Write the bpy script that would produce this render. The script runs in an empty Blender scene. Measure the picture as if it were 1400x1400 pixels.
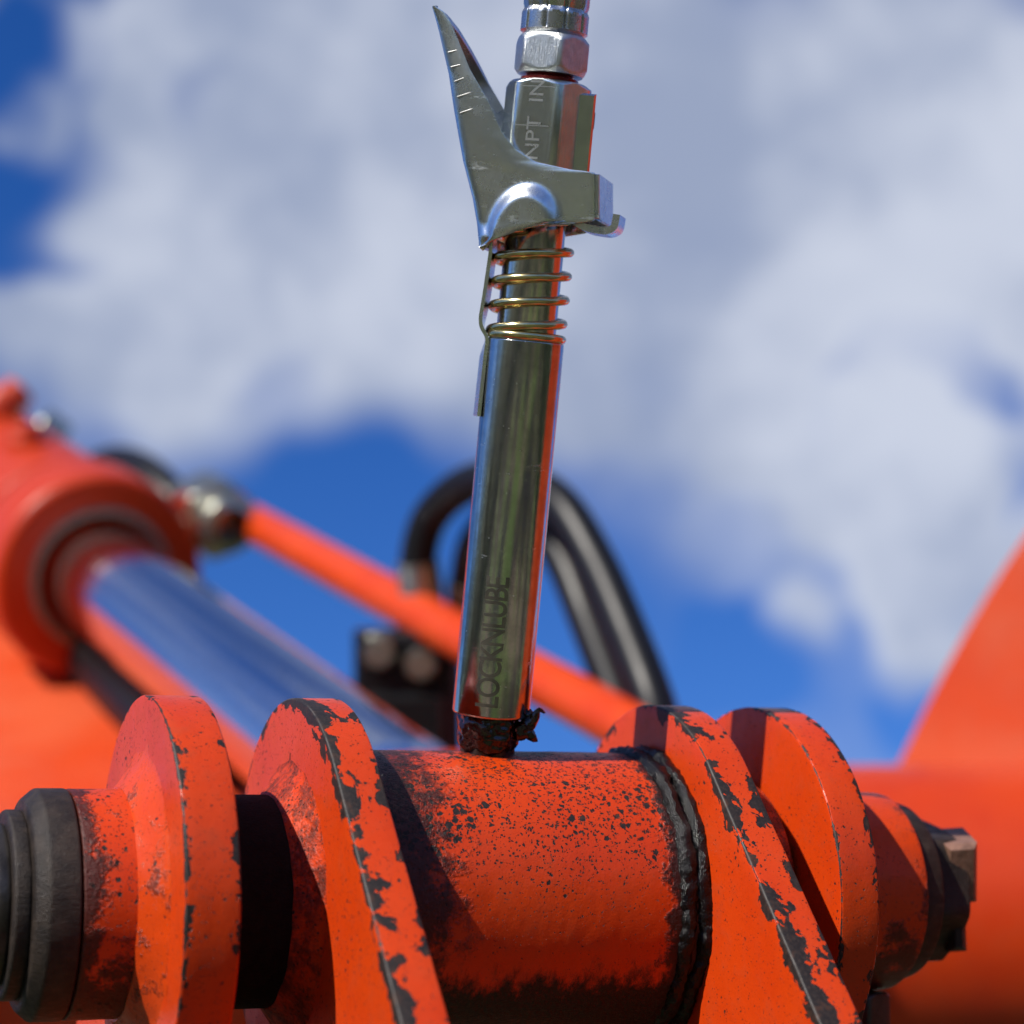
import bpy, bmesh, math, random
from mathutils import Vector, Matrix, noise as mnoise
random.seed(7)
SC = bpy.context.scene
COL = SC.collection
R_ = math.radians

# ---------------------------------------------------------------- camera, world, sun
# rig frame, millimetres: X along the pivot pin, -Y towards the camera, Z up the nipple side, origin on the pin axis
YAW, PITCH, TILT = R_(22), R_(8), R_(14)
FPX, W = 2900.0, 1400.0
FH = Vector((math.sin(YAW), math.cos(YAW), 0)); RT = Vector((math.cos(YAW), -math.sin(YAW), 0))
FW = FH*math.cos(PITCH) + Vector((0, 0, 1))*math.sin(PITCH)
UP = Vector((0, 0, 1))*math.cos(PITCH) - FH*math.sin(PITCH)
D0 = 432.0
CAM = -(RT*((677-700)/FPX*D0) + UP*(-(1226-700)/FPX*D0) + FW*D0)
def at(px, py, d):
    return CAM + RT*((px-700)/FPX*d) + UP*(-(py-700)/FPX*d) + FW*d
# the machine stands on a slope: whole rig is pitched about the camera's right-hand direction, 1.3 m above the grass
ROT = Matrix.Rotation(TILT, 4, RT)
M = Matrix.Translation((0, 0, 1.3)) @ ROT
def wdir(v): return (ROT.to_3x3() @ v).normalized()
def wpos(v): return M @ (v*0.001)

cam = bpy.data.cameras.new('camera'); camo = bpy.data.objects.new('camera', cam); COL.objects.link(camo)
cam.sensor_width = 36; cam.lens = FPX/W*36; cam.clip_start = 0.01; cam.clip_end = 10000
cr = Matrix((RT, UP, -FW)).transposed().to_4x4()
camo.matrix_world = M @ Matrix.Translation(CAM*0.001) @ cr
cam.dof.use_dof = True; cam.dof.focus_distance = 0.411; cam.dof.aperture_fstop = 12.0
cam.dof.aperture_blades = 0
SC.camera = camo

SUN_EL, SUN_AZ = R_(48), R_(17)
sun_to = Vector((-math.cos(SUN_EL)*math.cos(SUN_AZ), -math.cos(SUN_EL)*math.sin(SUN_AZ), math.sin(SUN_EL)))
sw = wdir(sun_to)
sl = bpy.data.lights.new('sun', 'SUN'); sl.energy = 5.0; sl.angle = R_(0.55); sl.color = (1.0, 0.94, 0.85)
so = bpy.data.objects.new('sun', sl); COL.objects.link(so)
so.rotation_euler = sw.to_track_quat('Z', 'Y').to_euler(); so.location = (0, 0, 6)

class NT:
    def __init__(s, tree): s.t = tree; s.t.nodes.clear()
    def n(s, typ, ins=None, **kw):
        nd = s.t.nodes.new('ShaderNode'+typ)
        for k, v in kw.items(): setattr(nd, k, v)
        for k, v in (ins or {}).items(): s.set(nd.inputs[k], v)
        return nd
    def set(s, sock, v):
        if isinstance(v, bpy.types.NodeSocket): s.t.links.new(v, sock)
        elif isinstance(v, (tuple, list)) and sock.type == 'RGBA' and len(v) == 3: sock.default_value = (*v, 1)
        else: sock.default_value = v
    def m(s, op, a, b=0.0, c=0.0, clamp=False):
        return s.n('Math', {0: a, 1: b, 2: c}, operation=op, use_clamp=clamp).outputs[0]
    def vm(s, op, a, b=(0, 0, 0)):
        nd = s.n('VectorMath', {0: a, 1: b}, operation=op)
        return nd.outputs['Value'] if op in ('DOT_PRODUCT', 'LENGTH', 'DISTANCE') else nd.outputs[0]
    def vs(s, a, k):
        nd = s.n('VectorMath', {0: a}, operation='SCALE'); nd.inputs[3].default_value = k
        return nd.outputs[0]
    def mix(s, f, a, b, blend='MIX'):
        nd = s.n('Mix', data_type='RGBA', blend_type=blend)
        s.set(nd.inputs[0], f); s.set(nd.inputs[6], a); s.set(nd.inputs[7], b)
        return nd.outputs[2]
    def noise(s, vec, scale, detail=4, rough=0.55, dist=0.0, out=0):
        return s.n('TexNoise', {'Vector': vec, 'Scale': scale, 'Detail': detail, 'Roughness': rough, 'Distortion': dist}).outputs[out]
    def vor(s, vec, scale, out='Distance', feature='F1', rnd=1.0):
        return s.n('TexVoronoi', {'Vector': vec, 'Scale': scale, 'Randomness': rnd}, feature=feature).outputs[out]
    def ss(s, x, a, b, lo=0.0, hi=1.0, smooth=True):
        return s.n('MapRange', {'Value': x, 'From Min': a, 'From Max': b, 'To Min': lo, 'To Max': hi},
                   interpolation_type='SMOOTHSTEP' if smooth else 'LINEAR').outputs[0]
    def sep(s, v): return s.n('SeparateXYZ', {0: v}).outputs

world = bpy.data.worlds.new('World'); SC.world = world; world.use_nodes = True
nt = NT(world.node_tree)
sky = nt.n('TexSky', sky_type='NISHITA', sun_disc=False, sun_elevation=math.asin(sw.z),
           sun_rotation=math.atan2(sw.x, sw.y), altitude=1500, air_density=1.0, dust_density=0.15, ozone_density=4.0)
hsv = nt.n('HueSaturation', {'Hue': 0.516, 'Saturation': 1.29, 'Value': 1.02, 'Color': sky.outputs[0]})
dirv = nt.n('TexCoord').outputs['Generated']
warp = nt.noise(dirv, 5.0, 3, 0.5, out=1)
dv = nt.vm('ADD', dirv, nt.vs(nt.vm('SUBTRACT', warp, (0.5, 0.5, 0.5)), 0.035))
fb = nt.noise(dv, 4.6, 3, 0.48)
den = nt.m('MULTIPLY', nt.m('SUBTRACT', fb, 0.5), 1.25)
den = nt.m('ADD', den, -0.10)
def pdir(px, py): return wdir(RT*((px-700)/FPX) - UP*((py-700)/FPX) + FW)
# the cloud bank of the day: big puffs (+) and openings (-) by compass direction: (px, py, degrees, weight)
for px, py, deg, w in ((430, 330, 10.5, .62), (980, 300, 13, .72), (700, 120, 9, .30), (1330, 230, 8.0, .50), (1380, 30, 6, .50), (250, 190, 4.2, .50), (290, 115, 3.2, .45), (1180, 805, 3.7, .75), (1380, 740, 2.6, .35), (1100, 700, 3.0, .2),
                       (330, 480, 5.5, .25), (1380, 760, 4, .22), (900, 600, 5, .34), (10, 130, 2.2, .25), (60, 470, 5, .40),
                       (70, 235, 3.6, -.75), (215, 10, 3.4, -.36), (0, 330, 3, -.25), (370, 95, 2.4, -.16), (1250, 595, 2.7, -.55),
                       (560, 900, 9.0, -.95), (560, 700, 4.5, -.35), (960, 1000, 5.0, -.75), (1300, 1080, 4.6, -.6), (250, 1100, 9, -.8), (1000, 740, 3, -.15)):
    d = pdir(px, py)
    dt = nt.vm('DOT_PRODUCT', dv, (d.x, d.y, d.z))
    den = nt.m('ADD', den, nt.ss(dt, math.cos(R_(deg)), 1.0, 0.0, w))
mask = nt.ss(den, -0.36, 0.60)
cn = nt.ss(nt.noise(dv, 7.0, 4, 0.6), 0.34, 0.66)
ccol = nt.mix(cn, (2.6, 3.05, 4.2), (4.9, 5.25, 6.1))
mask = nt.m('MULTIPLY', mask, 0.92)
bg = nt.n('Background', {'Color': nt.mix(mask, hsv.outputs[0], ccol), 'Strength': 0.1})
nt.t.links.new(bg.outputs[0], nt.n('OutputWorld').inputs[0])

SC.view_settings.view_transform = 'Standard'; SC.view_settings.look = 'None'
SC.view_settings.exposure = 0.40; SC.view_settings.gamma = 1.0; SC.view_settings.use_curve_mapping = False
SC.render.engine = 'CYCLES'
SC.cycles.max_bounces = 6; SC.cycles.use_adaptive_sampling = True; SC.cycles.adaptive_threshold = 0.02
world.cycles.sampling_method = 'MANUAL'; world.cycles.sample_map_resolution = 512

# ---------------------------------------------------------------- helpers
def tag(o, label=None, cat=None, group=None, kind=None):
    for k, v in (('label', label), ('category', cat), ('group', group), ('kind', kind)):
        if v: o[k] = v
    return o
I4 = Matrix.Identity(4)
def mmw(frame):                                     # rig-millimetre frame -> world metres
    f = frame.copy(); f.translation = f.translation*0.001
    return M @ f
def thing(name, label, cat, frame=I4, group=None):
    o = bpy.data.objects.new(name, None); COL.objects.link(o)
    o.matrix_world = mmw(frame); o.empty_display_size = 0.01
    return tag(o, label, cat, group)
def mk(name, verts, faces, mat, parent=None, frame=None, uvs=None, smooth=True, sharp=35):
    me = bpy.data.meshes.new(name)
    me.from_pydata([tuple(Vector(v)*0.001) for v in verts], [], faces)
    bm = bmesh.new(); bm.from_mesh(me)
    if uvs is None: bmesh.ops.recalc_face_normals(bm, faces=bm.faces)
    bm.to_mesh(me); bm.free()
    if uvs is not None:
        ul = me.uv_layers.new(name='edge')
        for l in me.loops: ul.data[l.index].uv = uvs[l.vertex_index]
    if smooth:
        me.polygons.foreach_set('use_smooth', [True]*len(me.polygons))
        me.set_sharp_from_angle(angle=R_(sharp))
    if mat: me.materials.append(mat)
    o = bpy.data.objects.new(name, me); COL.objects.link(o)
    if parent: o.parent = parent
    else: o.matrix_world = mmw(frame or I4)
    return o
def join(*parts):
    V, F = [], []
    for v, f in parts:
        k = len(V); V += [Vector(p) for p in v]; F += [tuple(i+k for i in q) for q in f]
    return V, F
def xf(vf, mat): return [mat @ Vector(p) for p in vf[0]], vf[1]
def rnd_profile(p, r=0.5, n=3):
    out = [p[0]]
    for i in range(1, len(p)-1):
        a, b, c = Vector(p[i-1]), Vector(p[i]), Vector(p[i+1])
        d1, d2 = (a-b), (c-b)
        q = min(r, d1.length*.45, d2.length*.45)
        if q < 1e-4: out.append(p[i]); continue
        s, e = b+d1.normalized()*q, b+d2.normalized()*q
        for k in range(n+1):
            t = k/n
            out.append(tuple(s*(1-t)**2 + b*2*t*(1-t) + e*t*t))
    out.append(p[-1]); return out
def lathe(prof, n=64, axis='Z', fn=None):
    """prof: (s, r) pairs along the axis; r = 0 closes the end"""
    V, F, rows = [], [], []
    for s, r in prof:
        if r < 1e-5:
            rows.append([len(V)]); V.append((s, 0, 0))
        else:
            rows.append(list(range(len(V), len(V)+n)))
            for k in range(n):
                a = 2*math.pi*k/n
                rr, ss = (fn(s, r, a) if fn else (r, s))
                V.append((ss, rr*math.cos(a), rr*math.sin(a)))
    for a, b in zip(rows, rows[1:]):
        for k in range(n):
            k2 = (k+1) % n
            if len(a) == 1 and len(b) == 1: continue
            if len(a) == 1: F.append((a[0], b[k], b[k2]))
            elif len(b) == 1: F.append((a[k], a[k2], b[0]))
            else: F.append((a[k], a[k2], b[k2], b[k]))
    if axis == 'Z': V = [Vector((y, z, x)) for x, y, z in V]
    else: V = [Vector(v) for v in V]
    return V, F
def spline(pts, n):
    P = [Vector(p) for p in pts]; P = [P[0]*2-P[1]] + P + [P[-1]*2-P[-2]]
    out = []
    for i in range(1, len(P)-2):
        for k in range(n):
            t = k/n; a, b, c, d = P[i-1:i+3]
            out.append(0.5*((2*b)+(c-a)*t+(2*a-5*b+4*c-d)*t*t+(3*b-a-3*c+d)*t**3))
    out.append(P[-2]); return out
def tube(path, rad, n=16, caps=True):
    P = [Vector(p) for p in path]; V, F = [], []
    t = (P[1]-P[0]).normalized(); u = t.orthogonal().normalized()
    for i, p in enumerate(P):
        t = (P[min(i+1, len(P)-1)]-P[max(i-1, 0)]).normalized()
        u = (u - t*u.dot(t)).normalized(); w = t.cross(u)
        r = rad[i] if isinstance(rad, (list, tuple)) else rad
        for k in range(n):
            a = 2*math.pi*k/n; V.append(p+u*math.cos(a)*r+w*math.sin(a)*r)
    for i in range(len(P)-1):
        for k in range(n):
            F.append((i*n+k, i*n+(k+1) % n, (i+1)*n+(k+1) % n, (i+1)*n+k))
    if caps: F += [tuple(range(n))[::-1], tuple((len(P)-1)*n+k for k in range(n))]
    return V, F
def along(a, b, roll=0):                            # frame with X from a to b
    a, b = Vector(a), Vector(b); x = (b-a).normalized()
    z = (UP - x*UP.dot(x)).normalized(); y = z.cross(x)
    m = Matrix((x, y, z)).transposed().to_4x4(); m.translation = a
    return m @ Matrix.Rotation(roll, 4, 'X')
def prism(poly, y0, y1, ch=0.5):
    """poly in (x, z), thick along y, chamfered edges"""
    n = len(poly); c = Vector((sum(p[0] for p in poly)/n, sum(p[1] for p in poly)/n))
    ins = []
    for i in range(n):
        a, b, d = Vector(poly[i-1]), Vector(poly[i]), Vector(poly[(i+1) % n])
        e1, e2 = (b-a).normalized(), (d-b).normalized()
        nn = Vector((-(e1.y+e2.y), e1.x+e2.x))
        nn = nn.normalized() if nn.length > 1e-6 else Vector((-e1.y, e1.x))
        if nn.dot(c-b) < 0: nn = -nn
        ins.append(b+nn*ch)
    V = [(p.x, y0, p.y) for p in ins] + [(p[0], y0+ch, p[1]) for p in poly] + [(p[0], y1-ch, p[1]) for p in poly] + [(p.x, y1, p.y) for p in ins]
    F = [tuple(range(n)), tuple(range(3*n, 4*n))[::-1]]
    for r in range(3):
        for i in range(n):
            F.append((r*n+i, r*n+(i+1) % n, (r+1)*n+(i+1) % n, (r+1)*n+i))
    return [Vector(v) for v in V], F
def box(x0, x1, y0, y1, z0, z1, ch=0.5):
    return prism([(x0, z0), (x1, z0), (x1, z1), (x0, z1)], y0, y1, ch)
def hexbar(rc, s0, s1, ph=0.0, ch=0.8, axis='Z'):
    """hexagon bar with the turned (conical) chamfer a real nut has"""
    n = 72; ri = rc*math.cos(math.pi/6); prof = []
    def rad(a):
        k = (a-ph) % (math.pi/3) - math.pi/6
        return ri/math.cos(k)
    V, F = [], []
    rows = [(s0, 0.0), (s0, ri*0.97)] + [(s0+ch*t, None) for t in (0.25, .5, .75, 1)] + [(s1-ch*t, None) for t in (1, .75, .5, .25)] + [(s1, ri*0.97), (s1, 0.0)]
    idx = []
    for s, rr in rows:
        if rr == 0.0: idx.append([len(V)]); V.append((s, 0, 0)); continue
        idx.append(list(range(len(V), len(V)+n)))
        e = min(s-s0, s1-s)
        for k in range(n):
            a = 2*math.pi*k/n
            r = min(rad(a), ri*0.97 + e*(rc-ri*0.97)/ch*1.02)
            V.append((s, r*math.cos(a), r*math.sin(a)))
    for a, b in zip(idx, idx[1:]):
        for k in range(n):
            k2 = (k+1) % n
            if len(a) == 1: F.append((a[0], b[k], b[k2]))
            elif len(b) == 1: F.append((a[k], a[k2], b[0]))
            else: F.append((a[k], a[k2], b[k2], b[k]))
    if axis == 'Z': V = [(y, z, x) for x, y, z in V]
    return [Vector(v) for v in V], F
def lump(vf, amp, sc, seed=0.0):
    """uneven, lumpy surface: pushes every vertex along the direction given by noise"""
    return [v + Vector((mnoise.noise(v*sc+Vector((seed, 0, 0))), mnoise.noise(v*sc+Vector((0, seed+9, 3))), mnoise.noise(v*sc+Vector((5, 2, seed+4)))))*amp
            + Vector((mnoise.noise(v*sc*3.1+Vector((seed, 1, 0))), mnoise.noise(v*sc*3.1+Vector((0, seed+2, 3))), mnoise.noise(v*sc*3.1+Vector((5, 7, seed)))))*amp*.4 for v in vf[0]], vf[1]

# ---------------------------------------------------------------- materials
def newmat(name):
    m = bpy.data.materials.new(name); m.use_nodes = True
    t = NT(m.node_tree); P = t.vs(t.n('TexCoord').outputs['Object'], 1000.0)
    b = t.n('BsdfPrincipled'); t.t.links.new(b.outputs[0], t.n('OutputMaterial').inputs[0])
    return m, t, P, b
ORANGE = (0.52, 0.043, 0.003)
CHIP = (0.013, 0.010, 0.009)
def paint(name, edge=None, rim=9.5, K=(20, -1.0), K2=(16, -1.2), speck=0.0, grime=None, col=ORANGE, rough=0.36, seed=0.0, spots=(), spots2=(), top=0.0, fade=0.0):
    """orange enamel: v of the 'edge' map runs across the plate edge (0 = near corner, rim = far corner)"""
    m, t, P, b = newmat(name)
    P0 = P
    if seed: P = t.vm('ADD', P, (seed, seed*.7, -seed)); 
    big = t.noise(P, 0.045, 3, 0.5); mid = t.noise(P, 0.22, 5, 0.6); fine = t.noise(P, 1.3, 4, 0.6)
    c = t.mix(t.ss(big, .35, .7), col, tuple(x*y for x, y in zip(col, (0.93, 0.80, 0.8))))
    c = t.mix(t.m('MULTIPLY', t.ss(fine, .5, .85), .30), c, tuple(x*.6 for x in col))
    if fade: c = t.mix(t.m('MULTIPLY', t.ss(t.noise(P, .011, 4, .6), .40, .62), fade), c, (0.56, .115, .045))
    # thin film of dust and dirt
    c = t.mix(t.m('MULTIPLY', t.ss(mid, .48, .8), .22), c, (0.22, 0.06, 0.025))
    mask = None; line = None
    dist = t.vm('ADD', P, t.vs(t.vm('SUBTRACT', t.noise(P, 0.5, 5, 0.7, out=1), (.5, .5, .5)), 2.0))
    if edge:
        v = t.sep(t.n('UVMap', uv_map='edge').outputs[0])[1]
        v = t.m('MULTIPLY', v, 1000.0)
        cell = t.sep(t.vor(dist, 0.20, 'Color'))[0]
        cell2 = t.sep(t.vor(t.vm('ADD', dist, (40, 3, 8)), 0.22, 'Color'))[1]
        cell3 = t.sep(t.vor(dist, 0.6, 'Color'))[2]
        jag = t.m('ADD', t.m('MULTIPLY', t.noise(P, 0.07, 3, 0.55), .58), t.m('ADD', t.m('MULTIPLY', cell, .15), t.m('ADD', t.m('MULTIPLY', cell3, .10), t.m('MULTIPLY', mid, .17))))
        jag2 = t.m('ADD', t.m('MULTIPLY', t.noise(t.vm('ADD', P, (31, 7, 55)), 0.075, 3, 0.55), .57), t.m('ADD', t.m('MULTIPLY', cell2, .16), t.m('ADD', t.m('MULTIPLY', cell3, .10), t.m('MULTIPLY', mid, .17))))
        e1 = t.m('ABSOLUTE', v); e2 = t.m('ABSOLUTE', t.m('SUBTRACT', v, rim))
        w1 = t.m('ADD', t.m('MULTIPLY', t.m('SUBTRACT', jag, .5), K[0]), K[1])
        w2 = t.m('ADD', t.m('MULTIPLY', t.m('SUBTRACT', jag2, .5), K2[0]), K2[1])
        for lst, which in ((spots, 0), (spots2, 1)):            # places where whole flakes have come away
            for pos, rad_, amt in lst:
                add = t.ss(t.vm('DISTANCE', P0, pos), rad_, rad_*.25, 0.0, amt)
                if which == 0: w1 = t.m('ADD', w1, add)
                else: w2 = t.m('ADD', w2, add)
        # chips spread further over the rim than over the flat face
        e1 = t.m('MULTIPLY', e1, t.ss(v, -.3, .3, 1.7, 1.0))
        a1 = t.ss(t.m('SUBTRACT', w1, e1), -.06, .06); a2 = t.ss(t.m('SUBTRACT', w2, e2), -.06, .06)
        # a hairline of wear that follows the corner itself
        hl = t.ss(t.m('SUBTRACT', t.m('ADD', .12, t.m('MULTIPLY', t.m('SUBTRACT', mid, .5), 1.2)), e1), -.05, .08)
        mask = t.m('MAXIMUM', t.m('MAXIMUM', a1, a2), hl)
        line = t.m('MULTIPLY', t.m('MULTIPLY', t.ss(e1, .22, .06), a1), t.ss(t.noise(P, .16, 3, .6), .44, .60))
        # loose flakes away from the edge
    sp = None
    if speck:
        s1 = t.vor(dist, 0.75, 'Distance'); s1c = t.sep(t.vor(dist, 0.75, 'Color'))[2]
        area = t.ss(t.noise(P, 0.06, 3, .6), .42, .62)
        if top: area = t.m('MULTIPLY', area, t.ss(t.sep(P0)[2], -14.0, 26.0, 1.0-top, 1.0+top))
        rad = t.m('MULTIPLY', t.m('MULTIPLY', s1c, s1c), t.m('MULTIPLY', area, .42*speck))
        sp = t.ss(t.m('SUBTRACT', rad, s1), -.03, .04)
        s2 = t.vor(t.vm('ADD', dist, (13, 5, 2)), 2.0, 'Distance'); s2c = t.sep(t.vor(t.vm('ADD', dist, (13, 5, 2)), 2.0, 'Color'))[0]
        rad2 = t.m('MULTIPLY', t.m('POWER', s2c, 3.0), .42*speck)
        if top: rad2 = t.m('MULTIPLY', rad2, t.ss(t.sep(P0)[2], -10.0, 24.0, 1.0-top, 1.0+top))
        sp = t.m('MAXIMUM', sp, t.ss(t.m('SUBTRACT', rad2, s2), -.05, .05))
        mask = sp if mask is None else t.m('MAXIMUM', mask, sp)
    g = grime(t, P, mid, fine) if grime else None
    chipc = t.mix(t.ss(fine, .40, .75), CHIP, (0.034, 0.024, 0.019))
    chipc = t.mix(t.m('MULTIPLY', t.ss(t.noise(P, .30, 4, .65), .52, .66), .6), chipc, (0.060, 0.026, 0.014))
    if line is not None: chipc = t.mix(t.m('MULTIPLY', line, .45), chipc, (0.10, 0.092, 0.088))
    if mask is not None: c = t.mix(mask, c, chipc)
    ro = t.m('ADD', rough, t.m('MULTIPLY', t.m('SUBTRACT', mid, .5), .25))
    if mask is not None: ro = t.m('ADD', ro, t.m('MULTIPLY', mask, .18))
    if g is not None:
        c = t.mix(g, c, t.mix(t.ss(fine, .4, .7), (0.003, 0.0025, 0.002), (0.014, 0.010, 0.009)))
        ro = t.m('ADD', ro, t.m('MULTIPLY', g, .02))
    h = t.m('ADD', t.m('MULTIPLY', t.noise(P, 2.2, 4, .65), .05), t.m('MULTIPLY', mid, .16))
    if mask is not None: h = t.m('SUBTRACT', h, t.m('MULTIPLY', mask, .34))
    if g is not None: h = t.m('ADD', h, t.m('MULTIPLY', t.m('MULTIPLY', g, t.noise(P, .9, 5, .65)), .5))
    bp = t.n('Bump', {'Height': h, 'Strength': 0.9, 'Distance': 0.001})
    for k, v in (('Base Color', c), ('Roughness', ro), ('Normal', bp.outputs[0])): t.set(b.inputs[k], v)
    b.inputs['Specular IOR Level'].default_value = 0.34
    return m
def zinc(name, col=(0.62, 0.63, 0.60), rough=0.16, scratch=0.05, spots=0.0, sc=1.0, scuff=False):
    m, t, P, b = newmat(name)
    n1 = t.noise(P, .35*sc, 4, .6); n2 = t.noise(P, 3.0*sc, 3, .6)
    st = t.noise(t.vm('MULTIPLY', P, (3.5, 3.5, .25)), 1.0, 4, .7)
    c = t.mix(t.ss(n1, .35, .7), col, tuple(x*.80 for x in col))
    ro = t.m('ADD', rough, t.m('ADD', t.m('MULTIPLY', t.m('SUBTRACT', n1, .5), .16), t.m('MULTIPLY', t.m('SUBTRACT', n2, .5), .08)))
    if spots:
        s = t.vor(P, 1.1, 'Distance'); sc_ = t.sep(t.vor(P, 1.1, 'Color'))[0]
        k = t.m('MULTIPLY', t.ss(t.m('SUBTRACT', t.m('MULTIPLY', t.m('POWER', sc_, 9.0), .22), s), -.02, .03), spots)
        ro = t.m('ADD', ro, t.m('MULTIPLY', k, .5)); c = t.mix(t.m('MULTIPLY', k, .6), c, (.85, .85, .85))
    if scuff:
        a = t.noise(t.vm('MULTIPLY', P, (.22, .22, .9)), .55, 5, .7); k2 = t.ss(a, .60, .72)
        ro = t.m('ADD', ro, t.m('MULTIPLY', k2, .22)); c = t.mix(t.m('MULTIPLY', k2, .35), c, (.85, .86, .86))
        f = t.ss(t.noise(P, .09, 3, .6), .45, .65); ro = t.m('ADD', ro, t.m('MULTIPLY', f, .07))     # greasy finger film
        c = t.mix(t.m('MULTIPLY', f, .25), c, (.30, .28, .24))
    h = t.m('ADD', t.m('MULTIPLY', n2, scratch*.35), t.m('MULTIPLY', st, scratch))
    bp = t.n('Bump', {'Height': h, 'Strength': .5, 'Distance': .001})
    for k, v in (('Base Color', c), ('Roughness', ro), ('Normal', bp.outputs[0]), ('Metallic', 1.0)): t.set(b.inputs[k], v)
    return m
def plain(name, col, rough=.5, metal=0.0, bump=.1, sc=.8, var=.35, spec=.5):
    m, t, P, b = newmat(name)
    n1 = t.noise(P, sc*.3, 4, .6); n2 = t.noise(P, sc*2, 4, .6)
    c = t.mix(t.ss(n1, .35, .7), col, tuple(x*(1-var) for x in col))
    ro = t.m('ADD', rough, t.m('MULTIPLY', t.m('SUBTRACT', n2, .5), .25))
    bp = t.n('Bump', {'Height': t.m('ADD', t.m('MULTIPLY', n2, bump), t.m('MULTIPLY', n1, bump)), 'Strength': .8, 'Distance': .001})
    for k, v in (('Base Color', c), ('Roughness', ro), ('Normal', bp.outputs[0]), ('Metallic', metal), ('Specular IOR Level', spec)): t.set(b.inputs[k], v)
    return m

def boss_grime(t, P, mid, fine):
    s = t.sep(P)
    j = t.m('ADD', t.m('MULTIPLY', mid, 1.0), t.m('MULTIPLY', fine, .35))            # ~0.65 mean
    left = t.m('SUBTRACT', t.m('MULTIPLY', t.m('SUBTRACT', j, .20), 30.0), t.m('ADD', s[0], 35.5))     # ragged band beside the near plate
    right = t.m('SUBTRACT', t.m('MULTIPLY', t.m('SUBTRACT', j, .45), 13.0), t.m('SUBTRACT', 28.5, s[0]))
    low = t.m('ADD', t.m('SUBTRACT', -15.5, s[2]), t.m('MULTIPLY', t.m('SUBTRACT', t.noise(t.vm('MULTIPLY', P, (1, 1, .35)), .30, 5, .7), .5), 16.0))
    top = t.m('SUBTRACT', t.m('MULTIPLY', t.m('SUBTRACT', j, .30), 16.0),
              t.vm('LENGTH', t.vm('MULTIPLY', t.vm('SUBTRACT', P, (-1.0, -4, 29)), (.55, 1.1, 1.0))))
    ridge = t.m('MULTIPLY', t.m('SUBTRACT', t.m('ADD', t.m('MULTIPLY', mid, .75), t.m('MULTIPLY', fine, .45)), .70), 30.0)
    ridge = t.m('SUBTRACT', ridge, t.m('MULTIPLY', t.m('SUBTRACT', 29.0, s[2]), .55))
    a = t.m('MAXIMUM', t.m('MULTIPLY', t.ss(left, -5.0, 4.0), .92), t.m('MULTIPLY', t.ss(top, -3.0, 2.5), .9))
    a = t.m('MAXIMUM', a, t.m('MULTIPLY', t.ss(right, -1.5, 1.2), .95))
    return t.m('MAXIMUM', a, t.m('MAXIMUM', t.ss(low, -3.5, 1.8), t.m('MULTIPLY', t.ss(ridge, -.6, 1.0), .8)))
def collar_grime(x0):
    def g(t, P, mid, fine):
        s = t.sep(P)
        j = t.m('ADD', mid, t.m('MULTIPLY', fine, .5))
        e = t.m('SUBTRACT', t.m('MULTIPLY', t.m('SUBTRACT', j, .52), 15.0), t.m('ABSOLUTE', t.m('SUBTRACT', s[0], x0)))
        low = t.m('ADD', t.m('SUBTRACT', -9.0, s[2]), t.m('MULTIPLY', t.m('SUBTRACT', j, .75), 40.0))
        return t.m('MULTIPLY', t.m('MAXIMUM', t.ss(e, -1.5, 1.5), t.ss(low, -4, 4)), .88)
    return g
def spacer_grime(t, P, mid, fine):
    return t.m('MULTIPLY', t.ss(t.m('ADD', mid, t.m('MULTIPLY', fine, .5)), .60, .90), .75)
def low_grime(t, P, mid, fine):
    s = t.sep(P)
    return t.m('MULTIPLY', t.ss(t.m('ADD', mid, t.m('MULTIPLY', fine, .5)), .80, .98), .7)

M_PLATE_L = paint('orange enamel chipped along its edges', True, 8.8, (25, 1.3), (20, -1.2), .8, spots=(((-42, -21, 32), 15, 3.6), ((-44, -14, 36), 9, 1.8), ((-42, -37, 16), 9, 1.2), ((-42, -70, -16), 22, 2.0)), spots2=(((-36, -37, 17), 6, 2.5),))
M_PLATE_R = paint('orange enamel badly chipped along its edges', True, 8.8, (27, .5), (27, -.6), .8, seed=83, spots=(((36, -20, 33), 10, 2.4), ((36, -36, 18), 8, 1.4), ((36, -58, -4), 16, 1.6)), spots2=(((42, -37, 18), 10, 3.6), ((42, -52, 4), 10, 2.2)))
M_DISC_L = paint('orange enamel with fine edge chips', True, 10.1, (12, .45), (18, -.4), .8, seed=17, spots2=(((-66, -39, 5), 7, 1.6),))
M_DISC_R = paint('orange enamel with scalloped edge chips', True, 8.8, (14, -.1), (17, .6), .7, seed=46)
M_BOSS = paint('orange enamel freckled with rust and grease', None, speck=1.3, grime=boss_grime, top=.55)
M_COLLAR_L = paint('dirty orange enamel of near collar', None, speck=1.1, grime=collar_grime(-87.6), rough=.42)
M_COLLAR_R = paint('dirty orange enamel of far collar', None, speck=.8, grime=collar_grime(94), rough=.42)
M_FILLET = paint('orange enamel on weld', None, speck=.7, grime=low_grime, col=(0.52, .050, .004), rough=.30)
M_SPACER = paint('grimy orange enamel on spacer', None, speck=1.2, grime=spacer_grime, rough=.5)
M_BG = paint('smooth orange enamel', None, speck=.25, rough=.46, col=(0.52, .048, .005), fade=.5)
M_CYL = paint('weathered orange enamel of the cylinder', None, speck=.4, rough=.36, col=(0.44, .036, .004))
M_TUBE = paint('glossy orange enamel', None, rough=.30, col=(0.53, .050, .005))
M_ZINC = zinc('bright zinc plated steel', (.70, .72, .70), .15, .035, .2)
M_BARREL = zinc('polished zinc plated barrel', (.54, .55, .52), .08, .03, .35, 1.0, True)
M_LEVER = zinc('stamped zinc plated sheet', (.76, .80, .79), .24, .045, .0, 1.0, True)
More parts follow.
